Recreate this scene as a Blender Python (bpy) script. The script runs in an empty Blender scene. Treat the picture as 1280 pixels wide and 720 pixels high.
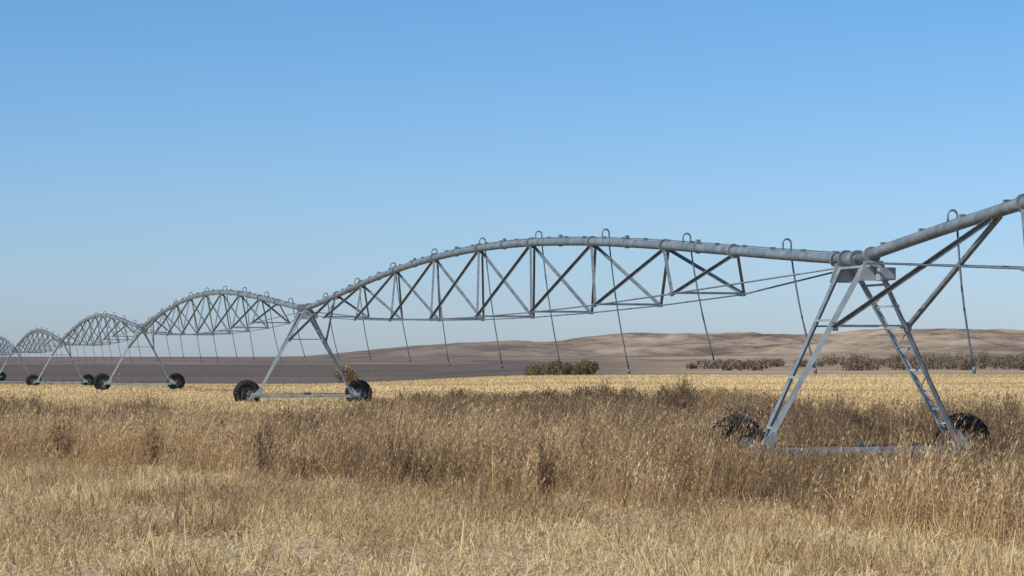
import bpy, math
import numpy as np
from mathutils import Vector
rng=np.random.default_rng(7)
scene=bpy.context.scene
F=2900.0
EYE=2.1
# ---------------------------------------------------------------- utils
def vnoise(x,y,seed=0):
    x=np.asarray(x,float);y=np.asarray(y,float)
    xi=np.floor(x).astype(np.int64);yi=np.floor(y).astype(np.int64)
    fx=x-xi;fy=y-yi
    fx=fx*fx*(3-2*fx);fy=fy*fy*(3-2*fy)
    def h(a,b):
        n=(a*374761393+b*668265263+seed*1442695041)&0xffffffff
        n=((n^(n>>13))*1274126177)&0xffffffff
        n=n^(n>>16)
        return (n&0xffff)/65535.0
    return (h(xi,yi)*(1-fx)+h(xi+1,yi)*fx)*(1-fy)+(h(xi,yi+1)*(1-fx)+h(xi+1,yi+1)*fx)*fy
def fbm(x,y,seed=0,o=4):
    s=0;a=.5;t=0
    for i in range(o):
        s=s+a*vnoise(x*2**i+i*17.3,y*2**i-i*9.1,seed+i);t+=a;a*=.5
    return s/t
def sstep(a,b,x):
    t=np.clip((np.asarray(x,float)-a)/(b-a),0,1);return t*t*(3-2*t)
def gz(x,y):
    x=np.asarray(x,float);y=np.asarray(y,float)
    b=0.12*np.exp(-((y-92)/28)**2)
    dip=-0.95*sstep(135,245,y)*(1-sstep(-22,5,x))
    n=0.12*(fbm(x/9,y/9,3,3)-.5)*sstep(4,12,np.hypot(x,y))*(1-sstep(200,300,y))
    return b+dip+n
# ---------------------------------------------------------------- materials
def newmat(name):
    m=bpy.data.materials.new(name);m.use_nodes=True
    nt=m.node_tree
    return m,nt,nt.nodes,nt.links,nt.nodes['Principled BSDF']
def mat_noise(name,c1,c2,scale,rough=.6,metal=0.,bump=0.,detail=5,coord='Object'):
    m,nt,N,L,B=newmat(name)
    tc=N.new('ShaderNodeTexCoord');n=N.new('ShaderNodeTexNoise')
    n.inputs['Scale'].default_value=scale;n.inputs['Detail'].default_value=detail
    L.new(tc.outputs[coord],n.inputs['Vector'])
    r=N.new('ShaderNodeValToRGB');r.color_ramp.elements[0].position=.3;r.color_ramp.elements[1].position=.7
    r.color_ramp.elements[0].color=(*c1,1);r.color_ramp.elements[1].color=(*c2,1)
    L.new(n.outputs['Fac'],r.inputs[0]);L.new(r.outputs[0],B.inputs['Base Color'])
    B.inputs['Roughness'].default_value=rough;B.inputs['Metallic'].default_value=metal
    if bump:
        b=N.new('ShaderNodeBump');b.inputs['Strength'].default_value=bump;b.inputs['Distance'].default_value=.02
        L.new(n.outputs['Fac'],b.inputs['Height']);L.new(b.outputs[0],B.inputs['Normal'])
    return m
M_steel=mat_noise('galvanized_steel',(.125,.155,.17),(.26,.30,.315),4,.55,.3,.05,8)
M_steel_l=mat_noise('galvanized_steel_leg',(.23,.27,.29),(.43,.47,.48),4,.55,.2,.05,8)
M_dark=mat_noise('dark_steel',(.12,.15,.17),(.24,.275,.29),6,.6,.3)  # darker steel tone for bracing, back left legs and farther truss struts
M_rod=mat_noise('rod_steel',(.12,.15,.17),(.22,.25,.27),8,.5,.3)
M_rim=mat_noise('rim_steel',(.05,.055,.06),(.16,.165,.165),5,.6,.3)
M_rub=mat_noise('tire_rubber',(.010,.010,.010),(.028,.026,.024),9,.8,0,.2)
M_hose=mat_noise('drop_hose',(.09,.12,.15),(.17,.20,.235),9,.55)
M_box=mat_noise('control_box_paint',(.22,.25,.27),(.33,.36,.38),9,.5)
def grass_mat(name,trans=.3):
    m,nt,N,L,B=newmat(name)
    a=N.new('ShaderNodeAttribute');a.attribute_name='Col'
    L.new(a.outputs['Color'],B.inputs['Base Color'])
    B.inputs['Roughness'].default_value=.75;B.inputs['Specular IOR Level'].default_value=.12
    t=N.new('ShaderNodeBsdfTranslucent');L.new(a.outputs['Color'],t.inputs['Color'])
    mx=N.new('ShaderNodeMixShader');mx.inputs[0].default_value=trans
    L.new(B.outputs[0],mx.inputs[1]);L.new(t.outputs[0],mx.inputs[2])
    L.new(mx.outputs[0],N['Material Output'].inputs['Surface'])
    return m
M_grass=grass_mat('dry_grass');M_bush=grass_mat('bush_foliage',.2)
# ---------------------------------------------------------------- mesh builder
class MB:
    def __init__(s): s.v=[];s.f=[];s.sm=[]
    def tube(s,pts,r,n=8,cap=True,smooth=True):
        pts=[Vector(p) for p in pts];b0=len(s.v);k=len(pts)
        rr=r if isinstance(r,(list,tuple)) else [r]*k
        up=None
        for i,p in enumerate(pts):
            if i==0:d=pts[1]-p
            elif i==k-1:d=p-pts[-2]
            else:d=(pts[i+1]-p).normalized()+(p-pts[i-1]).normalized()
            d.normalize()
            if up is None:
                up=Vector((0,0,1)) if abs(d.z)<.95 else Vector((1,0,0))
            a=d.cross(up);a.normalize();u=a.cross(d);up=u
            for j in range(n):
                t=2*math.pi*j/n+ (math.pi/4 if n==4 else 0)
                s.v.append(p+a*(math.cos(t)*rr[i])+u*(math.sin(t)*rr[i]))
        for i in range(k-1):
            for j in range(n):
                j2=(j+1)%n
                s.f.append((b0+i*n+j,b0+i*n+j2,b0+(i+1)*n+j2,b0+(i+1)*n+j));s.sm.append(smooth and n>5)
        if cap:
            s.f.append(tuple(b0+j for j in range(n-1,-1,-1)));s.sm.append(False)
            s.f.append(tuple(b0+(k-1)*n+j for j in range(n)));s.sm.append(False)
    def angle(s,p0,p1,w=.06,t=.008,flip=1):
        p0=Vector(p0);p1=Vector(p1);d=(p1-p0).normalized()
        up=Vector((0,0,1)) if abs(d.z)<.95 else Vector((1,0,0))
        a=d.cross(up).normalized()*flip;u=a.cross(d).normalized()
        s.obox(p0,p1,a,u,0,w,0,t);s.obox(p0,p1,a,u,0,t,t,w)
    def obox(s,p0,p1,a,u,a0,a1,u0,u1):
        b=len(s.v)
        for p in (p0,p1):
            for aa,uu in ((a0,u0),(a1,u0),(a1,u1),(a0,u1)):
                s.v.append(p+a*aa+u*uu)
        for f in ((0,1,2,3),(7,6,5,4),(0,4,5,1),(1,5,6,2),(2,6,7,3),(3,7,4,0)):
            s.f.append(tuple(b+i for i in f));s.sm.append(False)
    def box(s,c,ax,ay,az):
        c=Vector(c);ax=Vector(ax);ay=Vector(ay);az=Vector(az)
        s.obox(c-ax,c+ax,ay,az,-1,1,-1,1)
    def poly(s,loop,th):
        b=len(s.v);n=len(loop);th=Vector(th)
        for p in loop:s.v.append(Vector(p))
        for p in loop:s.v.append(Vector(p)+th)
        s.f.append(tuple(range(b+n-1,b-1,-1)));s.f.append(tuple(range(b+n,b+2*n)));s.sm+= [False,False]
        for i in range(n):
            j=(i+1)%n;s.f.append((b+i,b+j,b+n+j,b+n+i));s.sm.append(False)
    def obj(s,name,mat,parent=None):
        me=bpy.data.meshes.new(name);me.from_pydata([tuple(v) for v in s.v],[],s.f)
        me.polygons.foreach_set('use_smooth',s.sm);me.materials.append(mat);me.update()
        o=bpy.data.objects.new(name,me);scene.collection.objects.link(o)
        if parent:o.parent=parent
        return o
# ---------------------------------------------------------------- irrigator
root=bpy.data.objects.new('center_pivot_irrigation_system',None);scene.collection.objects.link(root)
DX,DY=-14.2,48.7
LEN=math.hypot(DX,DY)
S=Vector((DX/LEN,DY/LEN,0));P=Vector((DY/LEN,-DX/LEN,0));Z=Vector((0,0,1))
T=[];PH=3.82
for k in range(-1,6):
    x=6.18+DX*k;y=41.3+DY*k
    T.append(Vector((x,y,0 if k<=0 else float(gz(x,y)))))
JT=[.148+.1006*i for i in range(8)]
AT=[.118]+[(JT[i]+JT[i+1])/2 for i in range(7)]+[.882]
def span(i):
    A=T[i]+Z*PH;Bp=T[i+1]+Z*PH
    def C(t):
        if i==0: r=1.50*4*t*(1-t)
        else: r=1.27*(math.sin(math.pi*t)**1.15 if 0<t<1 else 0)
        return A.lerp(Bp,t)+Z*r
    def J(t,sd):
        sag=.62*(4*t*(1-t))**.85
        return A.lerp(Bp,t)+Z*(-.1-sag)+P*(.80*sd)
    m=MB();m.tube([C(t) for t in np.linspace(.0,1,49)],.098,14)
    for t in AT+[(AT[q]+AT[q+1])/2 for q in range(8)]:
        big=t in AT
        p=C(t);q=C(min(t+.002,1));d=(q-p).normalized()
        r=.15 if big else .12
        m.tube([p-d*.03,p+d*.03],r,12,smooth=False)
        if not big: m.box(p+Z*.13,S*.05,P*.04,Z*.05)
    for t in np.linspace(.02,.98,34):
        p=C(t);m.box(p+Z*.105,S*.03,P*.05,Z*.035)
    m.obj('pipe',M_steel,root)
    m=MB()
    for j,t in enumerate(JT):
        for sd in (-1,1):
            q=J(t,sd)
            for a in (AT[j],AT[j+1]):
                m.angle(C(a)-Z*.08+P*(.05*sd),q,.062,.010,sd)
            m.box(q,S*.09,P*.035,Z*.035)
        m.angle(J(t,-1),J(t,1),.05,.008)
    m.obj('truss_struts',M_dark if i else M_steel,root)
    m=MB()
    for sd in (-1,1):
        pts=[C(.012)-Z*.16+P*.12*sd]+[J(t,sd) for t in JT]+[C(.988)-Z*.16+P*.12*sd]
        m.tube(pts,.018,6)
    m.tube([C(t)+Z*.115+P*(.05+.012*math.sin(t*140)) for t in np.linspace(.01,.99,90)],.014,5)
    m.obj('truss_rods',M_rod,root)
    m=MB();h=MB()
    r2=np.random.default_rng(100+i)
    for k in range(9):
        t=.068+.108*k
        if t>.96: continue
        c=C(t);sd=1
        top=.20+.03*r2.random()
        pts=[c+Z*.08,c+Z*.15]
        R=.085
        for a in np.linspace(math.pi,0,7):
            pts.append(c+Z*(top+math.sin(a)*R)+P*(R+math.cos(a)*R)*sd)
        pts.append(c+P*(2*R)*sd+Z*.0)
        m.tube(pts,.020,6)
        e=pts[-1]
        gzv=float(gz(e.x,e.y));L=e.z-(gzv+1.72+.25*r2.random())
        lean=.34+.22*r2.random();ly=(r2.random()-.5)*.3
        hp=[e+Z*.02]
        for q in np.linspace(.12,1,7):
            hp.append(e+P*(lean*q-.05*math.sin(q*3.1))+S*ly*q-Z*(L*q))
        h.tube(hp,.019,6)
        h.tube([hp[-1]+Z*.03,hp[-1]-Z*.07],.028,8)
        h.tube([hp[-1]-Z*.07,hp[-1]-Z*.09],.035,8)
    m.obj('goosenecks',M_steel,root);h.obj('drop_hoses',M_hose,root)
for i in range(6): span(i)
def wheel(m_t,m_r,c,sgn):
    W=.17;n=48
    prof=[(.28,-W*.62),(.31,-W*.85),(.40,-W),(.47,-W*.88),(.50,-W*.5),(.505,0),(.50,W*.5),(.47,W*.88),(.40,W),(.31,W*.85),(.28,W*.62)]
    b=len(m_t.v)
    for i in range(n):
        a=2*math.pi*i/n;d=P*math.cos(a)+Z*math.sin(a)
        for r,w in prof:m_t.v.append(c+d*r+S*w)
    k=len(prof)
    for i in range(n):
        i2=(i+1)%n
        for j in range(k):
            j2=(j+1)%k
            m_t.f.append((b+i*k+j,b+i*k+j2,b+i2*k+j2,b+i2*k+j));m_t.sm.append(True)
    nl=22
    for i in range(nl):
        for sd in (-1,1):
            a0=2*math.pi*(i+(.5 if sd>0 else 0))/nl
            a1=a0+.20
            d0=P*math.cos(a0)+Z*math.sin(a0);d1=P*math.cos(a1)+Z*math.sin(a1)
            p0=c+d0*.50+S*(W*.96*sd);p1=c+d1*.515
            ta=(Z*math.cos(a0)-P*math.sin(a0))
            m_t.obox(p0-d0*.02,p1,ta,d0,-.02,.02,-.01,.028)
            m_t.obox(c+d0*.43+S*(W*sd),p0+d0*.01,ta,S*sd,-.018,.018,-.01,.012)
    m_r.tube([c-S*.11,c+S*.11],.285,28,cap=False)
    pr=[( .285,-.10),(.25,-.05),(.14,-.03),(.10,-.06),(0.02,-.065)]
    b=len(m_r.v);kk=len(pr)
    for i in range(28):
        a=2*math.pi*i/28;d=P*math.cos(a)+Z*math.sin(a)
        for r,w in pr:m_r.v.append(c+d*r+S*w)
    for i in range(28):
        i2=(i+1)%28
        for j in range(kk-1):
            m_r.f.append((b+i*kk+j,b+i*kk+j+1,b+i2*kk+j+1,b+i2*kk+j));m_r.sm.append(True)
    m_r.tube([c-S*.36*sgn,c+S*.08],.05,10)
def tower(i):
    o=T[i];k=i
    leg=MB();dk=MB();tt=MB();rm=MB();bx=MB()
    def Q(l,s,z): return o+P*l+S*s+Z*z
    topz=PH-.16
    for sd in (-1,1):
        for ss in (-1,1):
            p0=Q(.14*sd,.62*ss,topz);p1=Q(1.86*sd,.24*ss,.50)
            (leg if ss<0 or sd>0 else dk).angle(p0,p1,.10,.012,sd*ss)
        zs=[.10,.22,.34,.46,.58,.70,.80,.88] if sd>0 else [.30,.62,.90]
        for f in zs:
            a=Q(.14*sd,-.62,topz).lerp(Q(1.86*sd,-.24,.5),f);b=Q(.14*sd,.62,topz).lerp(Q(1.86*sd,.24,.5),f)
            leg.angle(a,b,.04,.008)
        if sd>0:
            for f in range(0,len(zs)-1,2):
                a=Q(.14,-.62,topz).lerp(Q(1.86,-.24,.5),zs[f]);b=Q(.14,.62,topz).lerp(Q(1.86,.24,.5),zs[f+1])
                leg.tube([a,b],.012,5)
        leg.box(Q(1.98*sd,-.02,.47),P*.16,S*.20,Z*.09)
        rm.tube([Q(2.12*sd,-.12,.56),Q(2.12*sd,.14,.56)],.11,12)
        leg.poly([Q(1.72*sd,-.27,.44),Q(2.12*sd,-.27,.44),Q(1.80*sd,-.27,.78),Q(1.70*sd,-.27,.78)],S*.02)
        wheel(tt,rm,Q(2.2*sd,.36,.53),1)
    leg.obox(Q(-1.82,-.2,.43),Q(1.82,-.2,.43),S,Z,-.06,.06,-.055,.055)
    rm.tube([Q(-1.9,.02,.52),Q(1.9,.02,.52)],.018,6)
    rm.box(Q(.1,.03,.52),P*.14,S*.08,Z*.05)
    for ss in (-1,1):
        leg.poly([Q(-.18,.60*ss,PH-.05),Q(.18,.60*ss,PH-.05),Q(.30,.60*ss,PH-.40),Q(-.30,.60*ss,PH-.40)],S*.015*ss)
        dk.angle(Q(-.62,.52*ss,2.62),Q(.62,.52*ss,2.62),.03,.008)
    leg.obox(Q(-.12,-.7,PH-.14),Q(-.12,.7,PH-.14),P,Z,0,.24,-.02,.02)
    bx.box(Q(.18,-.72,PH-.28),P*.15,S*.09,Z*.11)
    bx.box(Q(.18,-.815,PH-.28),P*.12,S*.004,Z*.085)
    dk.tube([Q(0,.05,PH),Q(0,.55,PH+.02)],.135,14)
    dk.tube([Q(0,.02,PH),Q(0,.08,PH)],.17,14,smooth=False)
    dk.tube([Q(0,.50,PH+.02),Q(0,.57,PH+.02)],.17,14,smooth=False)
    dk.tube([Q(0,.9,PH+.03),Q(0,.96,PH+.04)],.15,14,smooth=False)
    dk.tube([Q(0,-.5,PH+.04),Q(0,-.56,PH+.05)],.16,14,smooth=False)
    # electrical cable looped down from the control box
    rm.tube([Q(.2,-.72,PH-.38),Q(.32,-.70,PH-.75),Q(.62,-.58,2.7),Q(1.2,-.42,1.65),Q(1.8,-.28,.62)],.012,5)
    if i>0:
        t=.90;A=T[i-1]+Z*PH;Bp=T[i]+Z*PH
        r=1.50*4*t*(1-t) if i==1 else 1.27*math.sin(math.pi*t)**1.15
        c=A.lerp(Bp,t)+Z*(r-.08)
        for sd in (-1,1):
            e=Q(.14*sd,-.62,topz).lerp(Q(1.86*sd,-.24,.5),.33)
            dk.angle(c+P*.06*sd,e,.07,.010,sd)
            dk.box(e,P*.05,S*.06,Z*.08)
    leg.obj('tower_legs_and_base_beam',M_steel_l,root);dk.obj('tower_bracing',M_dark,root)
    tt.obj('tires',M_rub,root);rm.obj('wheel_rims',M_rim,root);bx.obj('control_box',M_box,root)
for i in range(7): tower(i)
# ---------------------------------------------------------------- grass builder
class GB:
    def __init__(s): s.v=[];s.q=[];s.c=[];s.n=0
    def add(s,v,q,c):
        s.v.append(v.reshape(-1,3));s.q.append(q.reshape(-1,4)+s.n);s.c.append(c.reshape(-1,3));s.n+=v.reshape(-1,3).shape[0]
    def ribbons(s,base,h,w,laz,lean,curve,faz,col,nseg=3,taper=.7,tipcol=None):
        N=len(h);t=np.linspace(0,1,nseg+1)[None,:]
        off=(lean[:,None]*t+curve[:,None]*t*t)*h[:,None]
        x=base[:,0:1]+np.cos(laz)[:,None]*off;y=base[:,1:2]+np.sin(laz)[:,None]*off
        z=base[:,2:3]+h[:,None]*t*(1-.25*curve[:,None]*t)
        ww=w[:,None]*(1-taper*t)*.5
        dx=np.cos(faz)[:,None]*ww;dy=np.sin(faz)[:,None]*ww
        V=np.stack([np.stack([x-dx,y-dy,z],-1),np.stack([x+dx,y+dy,z],-1)],2)
        ids=np.arange(N*(nseg+1)*2).reshape(N,nseg+1,2)
        q=np.stack([ids[:,:-1,0],ids[:,:-1,1],ids[:,1:,1],ids[:,1:,0]],-1)
        c=np.repeat(np.repeat(col[:,None,None,:],nseg+1,1),2,2)
        s.add(V,q,c)
        return x,y,z
    def diamonds(s,p,d,L,w,side,col):
        a=p;b=p+d*L[:,None]*.45+side*w[:,None]*.5;c=p+d*L[:,None];e=p+d*L[:,None]*.45-side*w[:,None]*.5
        V=np.stack([a,b,c,e],1);N=len(p);q=np.arange(N*4).reshape(N,4)
        s.add(V,q,np.repeat(col[:,None,:],4,1))
    def obj(s,name,mat,gain=(1.,1.,1.)):
        v=np.concatenate(s.v).astype(np.float32);q=np.concatenate(s.q).astype(np.int32);c=np.concatenate(s.c).astype(np.float32)
        c=np.clip(c*np.array([gain],np.float32),0,.85)
        me=bpy.data.meshes.new(name)
        me.vertices.add(len(v));me.vertices.foreach_set('co',v.ravel())
        me.loops.add(q.size);me.loops.foreach_set('vertex_index',q.ravel())
        me.polygons.add(len(q));me.polygons.foreach_set('loop_start',np.arange(0,q.size,4,dtype=np.int32))
        me.update(calc_edges=True)
        at=me.attributes.new('Col','FLOAT_COLOR','POINT')
        at.data.foreach_set('color',np.concatenate([c,np.ones((len(c),1),np.float32)],1).ravel())
        me.materials.append(mat);o=bpy.data.objects.new(name,me);scene.collection.objects.link(o)
        print(name,len(q));return o
def scatter(y0,y1,dens,margin=3.0,pw=1.0):
    hw1=.2207*y1+margin
    n=int((y1-y0)*2*hw1*dens)
    x=rng.uniform(-hw1,hw1,n);y=rng.uniform(y0,y1,n)
    k=np.abs(x)<.2207*y+margin
    return x[k],y[k]
FX=[-40,-14,-10.4,-6,-1.8,2.1,5.5,10,30];FY=[54,48,45,40,35.5,31.6,26,20,16]
def front(x,y): return np.interp(x,FX,FY)+5.0*(fbm(x/2.6,y/2.6,11,4)-.5)
def lerpc(a,b,t): return np.array(a)[None,:]*(1-t[:,None])+np.array(b)[None,:]*t[:,None]
U=lambda n,a=0.,b=1.: rng.uniform(a,b,n)
TAU=2*math.pi
def heads(g,X,Y,Zz,col,m,L0,L1,W,t0=.55,e0=.5,e1=1.3):
    n=X.shape[0];seg=X.shape[1]-1
    for j in range(m):
        t=U(n,t0,1.0)*seg;i0=np.clip(np.floor(t).astype(int),0,seg-1);f=t-i0;r=np.arange(n)
        p=np.stack([X[r,i0]*(1-f)+X[r,i0+1]*f,Y[r,i0]*(1-f)+Y[r,i0+1]*f,Zz[r,i0]*(1-f)+Zz[r,i0+1]*f],1)
        a=U(n,0,TAU);el=U(n,e0,e1)
        d=np.stack([np.cos(a)*np.cos(el),np.sin(a)*np.cos(el),np.sin(el)],1)
        b=a+1.57+U(n,-.6,.6);sd=np.stack([np.cos(b),np.sin(b),np.zeros(n)],1)
        g.diamonds(p,d,U(n,L0,L1),U(n,W*.7,W*1.3),sd,col*U(n,.85,1.2)[:,None])
# --- stubble (near field)
g=GB()
x,y=scatter(15,54,290)
k=(y<front(x,y)+1.0);x=x[k];y=y[k]
rowc=np.round((x*.93+y*.36)/.19)*.19-(x*.93+y*.36);jit=rng.normal(0,.03,len(x))
x=x+.93*(rowc*.8+jit);y=y+.36*(rowc*.8+jit)
den=fbm(x/.8,y/1.3,21,3);k=rng.random(len(x))<sstep(.34,.6,den)*.85+.13;x=x[k];y=y[k];n=len(x)
pt=fbm(x/1.8,y/3.4,31,4)
h=U(n,.09,.22)*(.55+.9*pt)*(.7+.6*sstep(.35,.65,fbm(x/.5,y/.5,33,2)));tall=rng.random(n)<.03;h[tall]*=1.8
col=lerpc((.55,.41,.205),(.78,.64,.39),U(n))
col=col*(1-.48*sstep(.53,.70,pt)[:,None]*np.array([[.85,1,1.05]]))*U(n,.72,1.12)[:,None]
dk=rng.random(n)<.11;col[dk]*=np.array([.48,.45,.43])
g.ribbons(np.stack([x,y,gz(x,y)-.02],1),h,U(n,.008,.014),U(n,0,TAU),U(n,0,.5),U(n,0,.3),U(n,0,TAU),col,2,.4)
x,y=scatter(15,54,130);n=len(x);a=U(n,0,TAU)
col=lerpc((.52,.40,.22),(.82,.69,.44),U(n))
g.ribbons(np.stack([x,y,gz(x,y)+U(n,.01,.10)],1),U(n,.01,.06),U(n,.008,.014),a,U(n,2,7),U(n,0,.5),a+1.57,col,1,.2)
x,y=scatter(15,54,80)
k=(rng.random(len(x))<.85*sstep(.50,.66,fbm(x/1.5,y/2.4,77,4)))&(y<front(x,y)+2);x=x[k];y=y[k]
n=len(x);col=lerpc((.48,.35,.19),(.26,.18,.105),U(n))
X,Y,ZZ=g.ribbons(np.stack([x,y,gz(x,y)],1),U(n,.18,.46),U(n,.006,.010),rng.normal(.4,1.,n),U(n,.1,.6),U(n,.1,.6),U(n,0,TAU),col,3)
heads(g,X,Y,ZZ,col,3,.04,.09,.012,.4)
g.obj('stubble_grass',M_grass,(1.15,1.11,1.04))
# --- tall weeds band
g=GB()
x,y=scatter(18,66,140)
f=front(x,y);lim=np.interp(x,[-20,-14,-10,-4,0,4,9,20],[68,66,61,62,70,66,62,62])
k=(y>f)&(y<lim);x=x[k];y=y[k];f=f[k]
cl=fbm(x/.8,y/.8,41,3);k=rng.random(len(x))<sstep(.3,.58,cl)*.9+.12;x=x[k];y=y[k];f=f[k];cl=cl[k]
n=len(x)
pt=fbm(x/3.5,y/6,51,4);p2=fbm(x/1.5+40,y/2.0,57,3);p3=fbm(x/2.2,y/2.2,59,3)
edge=sstep(-.5,1.0,y-f)
tw=(1-sstep(2.4,3.8,np.abs(x-6.2)))*sstep(31.5,36,y)*(1-sstep(43,46,y))
h=(.26+.62*sstep(.32,.68,cl))*(.7+.3*edge)*U(n,.55,1.25)*(.55+.55*pt+.55*sstep(.35,.68,p3))*(1-.50*tw)
h*=1-.25*sstep(50,60,y)
plume=(rng.random(n)<.03)&(tw<.1);h[plume]*=1.35
back=sstep(4,16,y-f)*.14-.05
col=lerpc((.52,.385,.215),(.225,.155,.095),sstep(.36,.64,pt*.55+p2*.45+back+rng.normal(0,.08,n)))
col=col*U(n,.65,1.25)[:,None]
la=rng.normal(.3,1.0,n)
X,Y,ZZ=g.ribbons(np.stack([x,y,gz(x,y)-.02],1),h,U(n,.007,.013),la,U(n,.0,.24),U(n,.03,.45),U(n,0,TAU),col,3)
pale=rng.random(n)<.25
hc=col*1.1;hc[pale]=hc[pale]*1.15+np.array([.07,.06,.04])
heads(g,X,Y,ZZ,hc,6,.04,.11,.014,.5)
i=rng.random(n)<.7;m=i.sum()
g.ribbons(np.stack([x[i]+U(m,-.05,.05),y[i]+U(m,-.05,.05),gz(x[i],y[i])-.02],1),h[i]*U(m,.35,.7),U(m,.010,.018),U(m,0,TAU),U(m,.1,.7),U(m,.2,.9),U(m,0,TAU),col[i]*.95,3)
# --- farther, mixed grass 60..112
x,y=scatter(60,112,42,4)
hm=fbm(x/4,y/8,61,4)
tallz=sstep(-6,-2,x)*(1-sstep(7,12,x))*(1-sstep(86,100,y))
tallz=np.maximum(tallz,(1-sstep(-16,-12,x))*(1-sstep(80,98,y)))
n=len(x)
h=(.14+.16*hm+.55*tallz*sstep(.35,.65,hm))*U(n,.6,1.3)
brown=np.clip(tallz*.8+ (1-sstep(62,88,y))*.55+1.2*(hm-.5),0,1)
col=lerpc((.64,.50,.275),(.28,.195,.115),sstep(.25,.75,brown+rng.normal(0,.14,n)))*U(n,.8,1.15)[:,None]
X,Y,ZZ=g.ribbons(np.stack([x,y,gz(x,y)-.02],1),h,U(n,.014,.026),rng.normal(.3,1.,n),U(n,.02,.3),U(n,.05,.5),U(n,0,TAU),col,2)
heads(g,X,Y,ZZ,col*1.08,3,.07,.14,.03,.4)
g.obj('tall_dry_grass',M_grass,(1.10,1.05,.98))
# --- far stubble
g=GB()
x,y=scatter(104,246,16,6);n=len(x)
pt=fbm(x/20,y/9,71,4);sw=fbm(x/60,y/4,73,3)
col=lerpc((.73,.575,.32),(.50,.375,.20),np.clip(sstep(.35,.7,pt)*.7+sstep(.5,.68,sw)*.5,0,1))*U(n,.85,1.12)[:,None]
g.ribbons(np.stack([x,y,gz(x,y)-.02],1),U(n,.10,.22),U(n,.05,.12),U(n,0,TAU),U(n,0,.5),U(n,0,.5),U(n,0,TAU),col,1,.5)
g.obj('field_grass',M_grass,(1.08,1.04,1.0))
# --- branching brown weeds
g=GB()
def weed(cx,cy,R,H,nb,base):
    n=nb;a=U(n,0,TAU);le=U(n,.1,1.)*R/H
    col=np.array(base)[None,:]*U(n,.7,1.25)[:,None]
    bx=np.stack([np.full(n,cx)+rng.normal(0,R*.18,n),np.full(n,cy)+rng.normal(0,R*.18,n),np.full(n,float(gz(cx,cy)))],1)
    w=.010*max(1,cy/45)
    X,Y,ZZ=g.ribbons(bx,H*U(n,.55,1.05)*(1-.35*le*H/R*.8),U(n,w*.7,w*1.3),a,le*.8,le*.2,U(n,0,TAU),col,3)
    heads(g,X,Y,ZZ,col,10,.05*max(1,cy/60),.12*max(1,cy/60),w*1.7,.25)
wl=[]
for _ in range(200):
    yy=rng.uniform(26,62);xx=rng.uniform(-.24,.24)*yy
    if abs(xx-5.9)<3.4 and 30<yy<45: continue
    if yy>float(front(np.array([xx]),np.array([yy]))[0])+.5: wl.append((xx,yy,rng.uniform(.25,.5),rng.uniform(.5,1.05),45))
for _ in range(45):
    yy=rng.uniform(50,74);wl.append((rng.uniform(-.25,-.15)*yy,yy,.5,rng.uniform(.6,1.0),60))
for _ in range(50):
    yy=rng.uniform(70,86);wl.append((rng.uniform(0.5,6.5),yy,.6,rng.uniform(.6,1.1),55))
wl.append((5.9,80,.6,1.45,130));wl.append((5.5,78,.6,1.1,100));wl.append((3.1,82,.8,1.25,120));wl.append((2.5,80,.6,1.15,100));wl.append((-2.,84,.6,.9,90))
for q in ((8.6,39.6,.45,.6,60),(9.3,38.8,.4,.7,60),(3.2,39.8,.4,.5,50),(9.6,40.5,.4,.8,60),(7.4,43.5,.4,.75,60)): wl.append(q)
for _ in range(80):
    yy=rng.uniform(46,68);wl.append((rng.uniform(.09,.25)*yy,yy,.4,rng.uniform(.6,1.25),50))
for _ in range(50):
    yy=rng.uniform(64,92);wl.append((rng.uniform(-5,4),yy,.5,rng.uniform(.4,.8),40))
for w in wl:
    b=[(.25,.175,.105),(.34,.245,.145),(.19,.13,.085)][rng.integers(3)]
    weed(*w,b)
g.obj('brown_weeds',M_grass,(1.05,1.03,1.0))
# ---------------------------------------------------------------- bushes and far trees
def bush(g,cx,cy,W,D,H,nb,cols,leaf,zb=None):
    if zb is None: zb=float(gz(cx,cy))
    nl=max(4,int(W/H*4))
    lx=rng.uniform(-.5,.5,nl)*W*.85;ly=rng.uniform(-.5,.5,nl)*D;lr=H*U(nl,.22,.5);lz=U(nl,.18,.62)*H
    i=rng.integers(0,nl,nb)
    d=rng.normal(0,1,(nb,3));d/=np.linalg.norm(d,axis=1)[:,None];rad=U(nb,.35,1.15)**.7
    p=np.stack([cx+lx[i],cy+ly[i],zb+lz[i]],1)+d*(lr[i]*rad)[:,None]
    p[:,2]=np.maximum(p[:,2],zb+.02)
    c=np.array(cols)[rng.integers(0,len(cols),nb)]*(U(nb,.75,1.2)*(.8+.4*((i*37)%11/11.)))[:,None]
    dd=rng.normal(0,1,(nb,3));dd[:,2]=np.abs(dd[:,2])+.6;dd/=np.linalg.norm(dd,axis=1)[:,None]
    a=U(nb,0,TAU);sd=np.stack([np.cos(a),np.sin(a),np.zeros(nb)],1)
    g.diamonds(p,dd,U(nb,leaf*.7,leaf*1.6),U(nb,leaf*.3,leaf*.7),sd,c)
    m=nl*6;j=rng.integers(0,nl,m)
    g.ribbons(np.stack([cx+lx[j],cy+ly[j],np.full(m,zb)],1),lz[j]+lr[j]*U(m,.6,1.15),np.full(m,.07),U(m,0,TAU),U(m,0,.5),U(m,0,.2),U(m,0,TAU),np.tile(np.array([[.12,.09,.06]]),(m,1)),3)
oliv=[(.17,.14,.07),(.21,.17,.085),(.14,.115,.065),(.24,.185,.09)]
g=GB();bush(g,5.3,243,8.2,3,1.9,6500,oliv,.2);g.obj('willow_bush',M_bush)
g=GB();bush(g,-17.2,246,3.0,2,1.9,1500,[(.34,.22,.10),(.26,.17,.085),(.19,.13,.065)],.2);g.obj('autumn_bush',M_bush)
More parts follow.
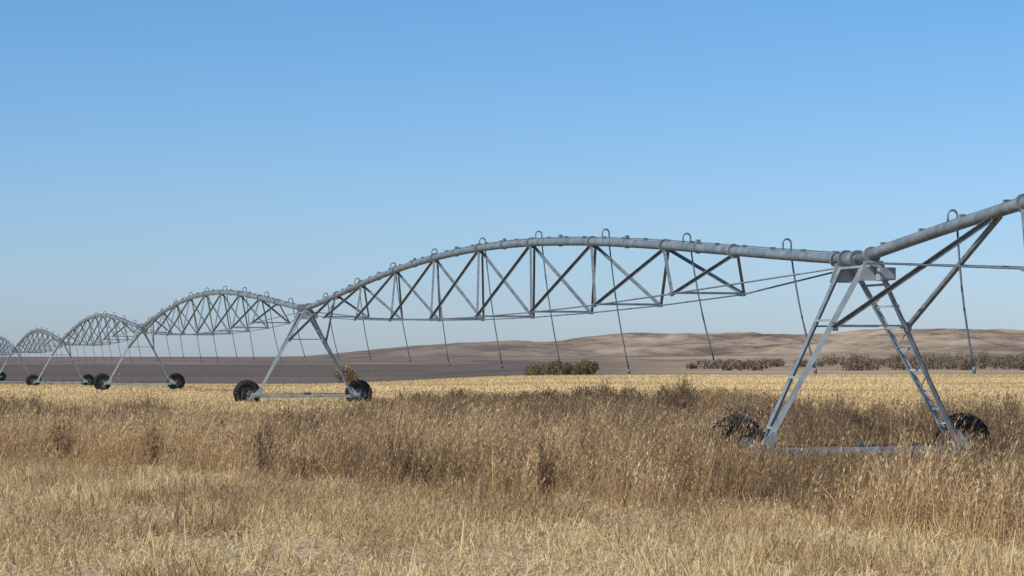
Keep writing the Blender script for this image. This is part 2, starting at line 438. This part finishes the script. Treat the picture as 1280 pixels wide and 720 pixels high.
g=GB()
tcol=[(.20,.16,.11),(.27,.21,.13),(.18,.145,.105),(.32,.23,.14)]
for _ in range(135):
    s_=rng.random();px=rng.uniform(895,980) if s_<.14 else rng.uniform(1030,1420) if s_<.8 else rng.uniform(860,1420)
    d=rng.uniform(330,620)
    hh=rng.uniform(.9,1.8) if px<1030 else rng.uniform(1.0,3.6)*(0.6+.6*fbm(np.array([px/60.]),np.array([1.]),5,2)[0])
    bush(g,(px-640)/F*d,d,rng.uniform(2.,8),2.5,hh,300,tcol,.34,-.05)
g.obj('distant_tree_row',M_bush)
# ---------------------------------------------------------------- ground
rad=np.concatenate([np.linspace(0,14,8)[1:],np.linspace(15,130,170),np.linspace(132,330,80),np.geomspace(340,9000,40)])
az=np.concatenate([np.linspace(-.32,.32,240),np.linspace(.34,TAU-.34,100)])
A,R=np.meshgrid(az,rad)
gx=R*np.sin(A);gy=R*np.cos(A)
gzz=gz(gx,gy)
V=[(0,0,float(gz(0,0)))]+list(zip(gx.ravel().tolist(),gy.ravel().tolist(),gzz.ravel().tolist()))
nA=len(az);Fc=[]
for j in range(nA): Fc.append((0,1+(j+1)%nA,1+j))
for i in range(len(rad)-1):
    for j in range(nA):
        j2=(j+1)%nA
        Fc.append((1+i*nA+j,1+i*nA+j2,1+(i+1)*nA+j2,1+(i+1)*nA+j))
me=bpy.data.meshes.new('ground');me.from_pydata(V,[],Fc);me.polygons.foreach_set('use_smooth',[True]*len(Fc))
og=bpy.data.objects.new('ground',me);scene.collection.objects.link(og)
m,nt,N,L,B=newmat('ground_soil')
geo=N.new('ShaderNodeNewGeometry');sep=N.new('ShaderNodeSeparateXYZ');L.new(geo.outputs['Position'],sep.inputs[0])
def noise(scale,detail=5,vec=None,rough=.5):
    n=N.new('ShaderNodeTexNoise');n.inputs['Scale'].default_value=scale;n.inputs['Detail'].default_value=detail;n.inputs['Roughness'].default_value=rough
    L.new(vec or geo.outputs['Position'],n.inputs['Vector']);return n.outputs['Fac']
def ramp(fac,stops):
    r=N.new('ShaderNodeValToRGB');e=r.color_ramp.elements
    while len(e)<len(stops): e.new(.5)
    for q,(p,c) in zip(e,stops): q.position=p;q.color=(*c,1)
    L.new(fac,r.inputs[0]);return r.outputs[0]
def math_(op,a,b=None,c=None):
    n=N.new('ShaderNodeMath');n.operation=op
    for i_,q in enumerate((a,b,c)):
        if q is None: continue
        if isinstance(q,(int,float)): n.inputs[i_].default_value=q
        else: L.new(q,n.inputs[i_])
    return n.outputs[0]
def mapr(v,a,b):
    n=N.new('ShaderNodeMapRange');n.interpolation_type='SMOOTHSTEP';n.inputs[1].default_value=a;n.inputs[2].default_value=b;L.new(v,n.inputs[0]);return n.outputs[0]
def mix(f,a,b):
    n=N.new('ShaderNodeMix');n.data_type='RGBA';L.new(f,n.inputs[0]);L.new(a,n.inputs[6]);L.new(b,n.inputs[7]);return n.outputs[2]
near=ramp(noise(9,8,rough=.7),[(.3,(.22,.16,.09)),(.5,(.38,.285,.165)),(.7,(.56,.435,.26))])
mp=N.new('ShaderNodeMapping');mp.inputs['Scale'].default_value=(.02,.07,1);L.new(geo.outputs['Position'],mp.inputs[0])
far=ramp(noise(1.0,6,mp.outputs[0],.6),[(.3,(.46,.345,.18)),(.5,(.62,.48,.26)),(.7,(.70,.56,.32))])
mp2=N.new('ShaderNodeMapping');mp2.inputs['Scale'].default_value=(.004,.012,1);L.new(geo.outputs['Position'],mp2.inputs[0])
pl_l=ramp(noise(1.3,7,mp2.outputs[0],.6),[(.35,(.105,.082,.068)),(.55,(.14,.108,.086)),(.7,(.20,.155,.115))])
pl_r=ramp(noise(2.1,6,mp2.outputs[0],.6),[(.35,(.21,.155,.105)),(.5,(.30,.225,.14)),(.65,(.42,.32,.20))])
pl=mix(mapr(math_('DIVIDE',sep.outputs['X'],math_('MAXIMUM',sep.outputs['Y'],50.)),.0,.10),pl_l,pl_r)
yj=math_('ADD',sep.outputs['Y'],math_('MULTIPLY',noise(.05,4),8.))
c=mix(mapr(yj,95,112),near,far);c=mix(mapr(yj,247,253),c,pl)
L.new(c,B.inputs['Base Color']);B.inputs['Roughness'].default_value=.95;B.inputs['Specular IOR Level'].default_value=.1
bp=N.new('ShaderNodeBump');bp.inputs['Strength'].default_value=.6;bp.inputs['Distance'].default_value=.05
L.new(noise(14,6),bp.inputs['Height']);L.new(bp.outputs[0],B.inputs['Normal'])
me.materials.append(m)
# ---------------------------------------------------------------- hills
PX=[-600,250,380,450,520,600,700,745,790,860,910,1000,1080,1200,1280,1600,2200]
PY=[449,449,447,441,435,431,428,424,420,420,422,420,417,415,416,418,425]
uu=np.linspace(-1300,1900,800);rr=np.concatenate([np.linspace(520,2900,260),np.linspace(2950,5000,20)])
UU,RR=np.meshgrid(uu,rr)
ang=UU/F
hx=RR*np.sin(ang);hy=RR*np.cos(ang)
def tgt(xs,ys,R): return EYE+(445-np.interp(UU+640,xs,ys))/F*R
b3=np.maximum(tgt(PX,PY,2700)+2,0)*np.exp(-((RR-2700)/560)**2)
b2=np.maximum(tgt([-600,400,520,640,760,900,1050,1200,1300,1700],[450,450,440,438,441,434,430,427,430,432],1750),-1)*np.exp(-((RR-1750)/330)**2)
b1=np.maximum(tgt([-600,560,700,850,1000,1150,1280,1700],[450,450,446,444,441,438,440,440],1100),-1)*np.exp(-((RR-1100)/230)**2)
env=sstep(-330,60,UU)
rid=1-np.abs(2*fbm(hx/110,hy/420,85,5)-1)
nz=(fbm(hx/120,hy/330,81,5)-.5)*18*env*sstep(900,1900,RR)+(fbm(hx/35,hy/80,91,4)-.5)*9.0*env*sstep(800,1500,RR)+(rid-.7)*18*env*sstep(1000,1600,RR)
nz*=1-.55*sstep(2300,2700,RR)
hz=np.maximum.reduce([b1,b2,b3])*.75+.25*(b1+b2+b3)+nz*.7-1.6*(1-sstep(700,1000,RR))-.3
hz=np.where(RR>3600,hz-5,hz)
V=np.stack([hx,hy,hz],-1).reshape(-1,3)
nu=len(uu)
ii=np.arange((len(rr)-1)*(nu-1));r_=ii//(nu-1);c_=ii%(nu-1)
a=r_*nu+c_;Q=np.stack([a,a+1,a+nu+1,a+nu],1)
me=bpy.data.meshes.new('hills');me.from_pydata(V.tolist(),[],Q.tolist());me.polygons.foreach_set('use_smooth',[True]*len(Q))
oh=bpy.data.objects.new('hills',me);scene.collection.objects.link(oh)
m,nt,N,L,B=newmat('hill_steppe')
geo=N.new('ShaderNodeNewGeometry');sep=N.new('ShaderNodeSeparateXYZ');L.new(geo.outputs['Position'],sep.inputs[0])
mp=N.new('ShaderNodeMapping');mp.inputs['Scale'].default_value=(.013,.0045,.05);L.new(geo.outputs['Position'],mp.inputs[0])
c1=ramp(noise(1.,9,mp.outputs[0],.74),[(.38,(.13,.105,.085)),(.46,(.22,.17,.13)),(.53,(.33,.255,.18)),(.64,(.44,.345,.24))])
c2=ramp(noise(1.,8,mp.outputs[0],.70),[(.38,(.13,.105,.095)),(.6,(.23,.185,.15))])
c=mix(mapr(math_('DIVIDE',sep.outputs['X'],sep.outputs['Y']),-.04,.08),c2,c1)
L.new(c,B.inputs['Base Color']);B.inputs['Roughness'].default_value=1.;B.inputs['Specular IOR Level'].default_value=.0
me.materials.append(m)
# ---------------------------------------------------------------- light
el=math.radians(42);sx,sy=-.80,-.60
rot=math.atan2(sx,sy)
w=bpy.data.worlds.new('World');scene.world=w;w.use_nodes=True
N=w.node_tree.nodes;L=w.node_tree.links;bg=N['Background']
sky=N.new('ShaderNodeTexSky');sky.sky_type='NISHITA';sky.sun_disc=False;sky.sun_elevation=el;sky.sun_rotation=rot
sky.air_density=1.0;sky.dust_density=.2;sky.ozone_density=2.5
tc=N.new('ShaderNodeTexCoord');sp=N.new('ShaderNodeSeparateXYZ');L.new(tc.outputs['Generated'],sp.inputs[0])
mr=N.new('ShaderNodeMapRange');mr.inputs[1].default_value=-.02;mr.inputs[2].default_value=.20;L.new(sp.outputs['Z'],mr.inputs[0])
rp=N.new('ShaderNodeValToRGB');e=rp.color_ramp.elements
st=[(.09,(.60,.75,1.18)),(.25,(.64,.82,1.21)),(.40,(.65,.86,1.20)),(.75,(.56,.89,1.21)),(1.,(.58,.91,1.18))]
while len(e)<len(st): e.new(.5)
for q,(p,c) in zip(e,st): q.position=p;q.color=(*c,1)
L.new(mr.outputs[0],rp.inputs[0])
mx=N.new('ShaderNodeMix');mx.data_type='RGBA';mx.blend_type='MULTIPLY';mx.inputs[0].default_value=1
L.new(sky.outputs[0],mx.inputs[6]);L.new(rp.outputs[0],mx.inputs[7])
L.new(mx.outputs[2],bg.inputs['Color']);bg.inputs['Strength'].default_value=.1
ld=bpy.data.lights.new('sun','SUN');ld.energy=4.5;ld.angle=math.radians(.5);ld.color=(1,.95,.88)
lo=bpy.data.objects.new('sun',ld);scene.collection.objects.link(lo)
sd=Vector((sx*math.cos(el),sy*math.cos(el),math.sin(el)));lo.rotation_euler=sd.to_track_quat('Z','Y').to_euler()
# ---------------------------------------------------------------- camera
cd=bpy.data.cameras.new('camera');cam=bpy.data.objects.new('camera',cd);scene.collection.objects.link(cam)
cd.sensor_width=36;cd.lens=F/1280*36;cd.clip_start=.1;cd.clip_end=20000
cam.location=(0,0,EYE+float(gz(0,0)));cam.rotation_euler=(math.radians(90)+math.atan(85/F),0,0)
scene.camera=cam
scene.view_settings.view_transform='Standard';scene.view_settings.look='None';scene.view_settings.exposure=0
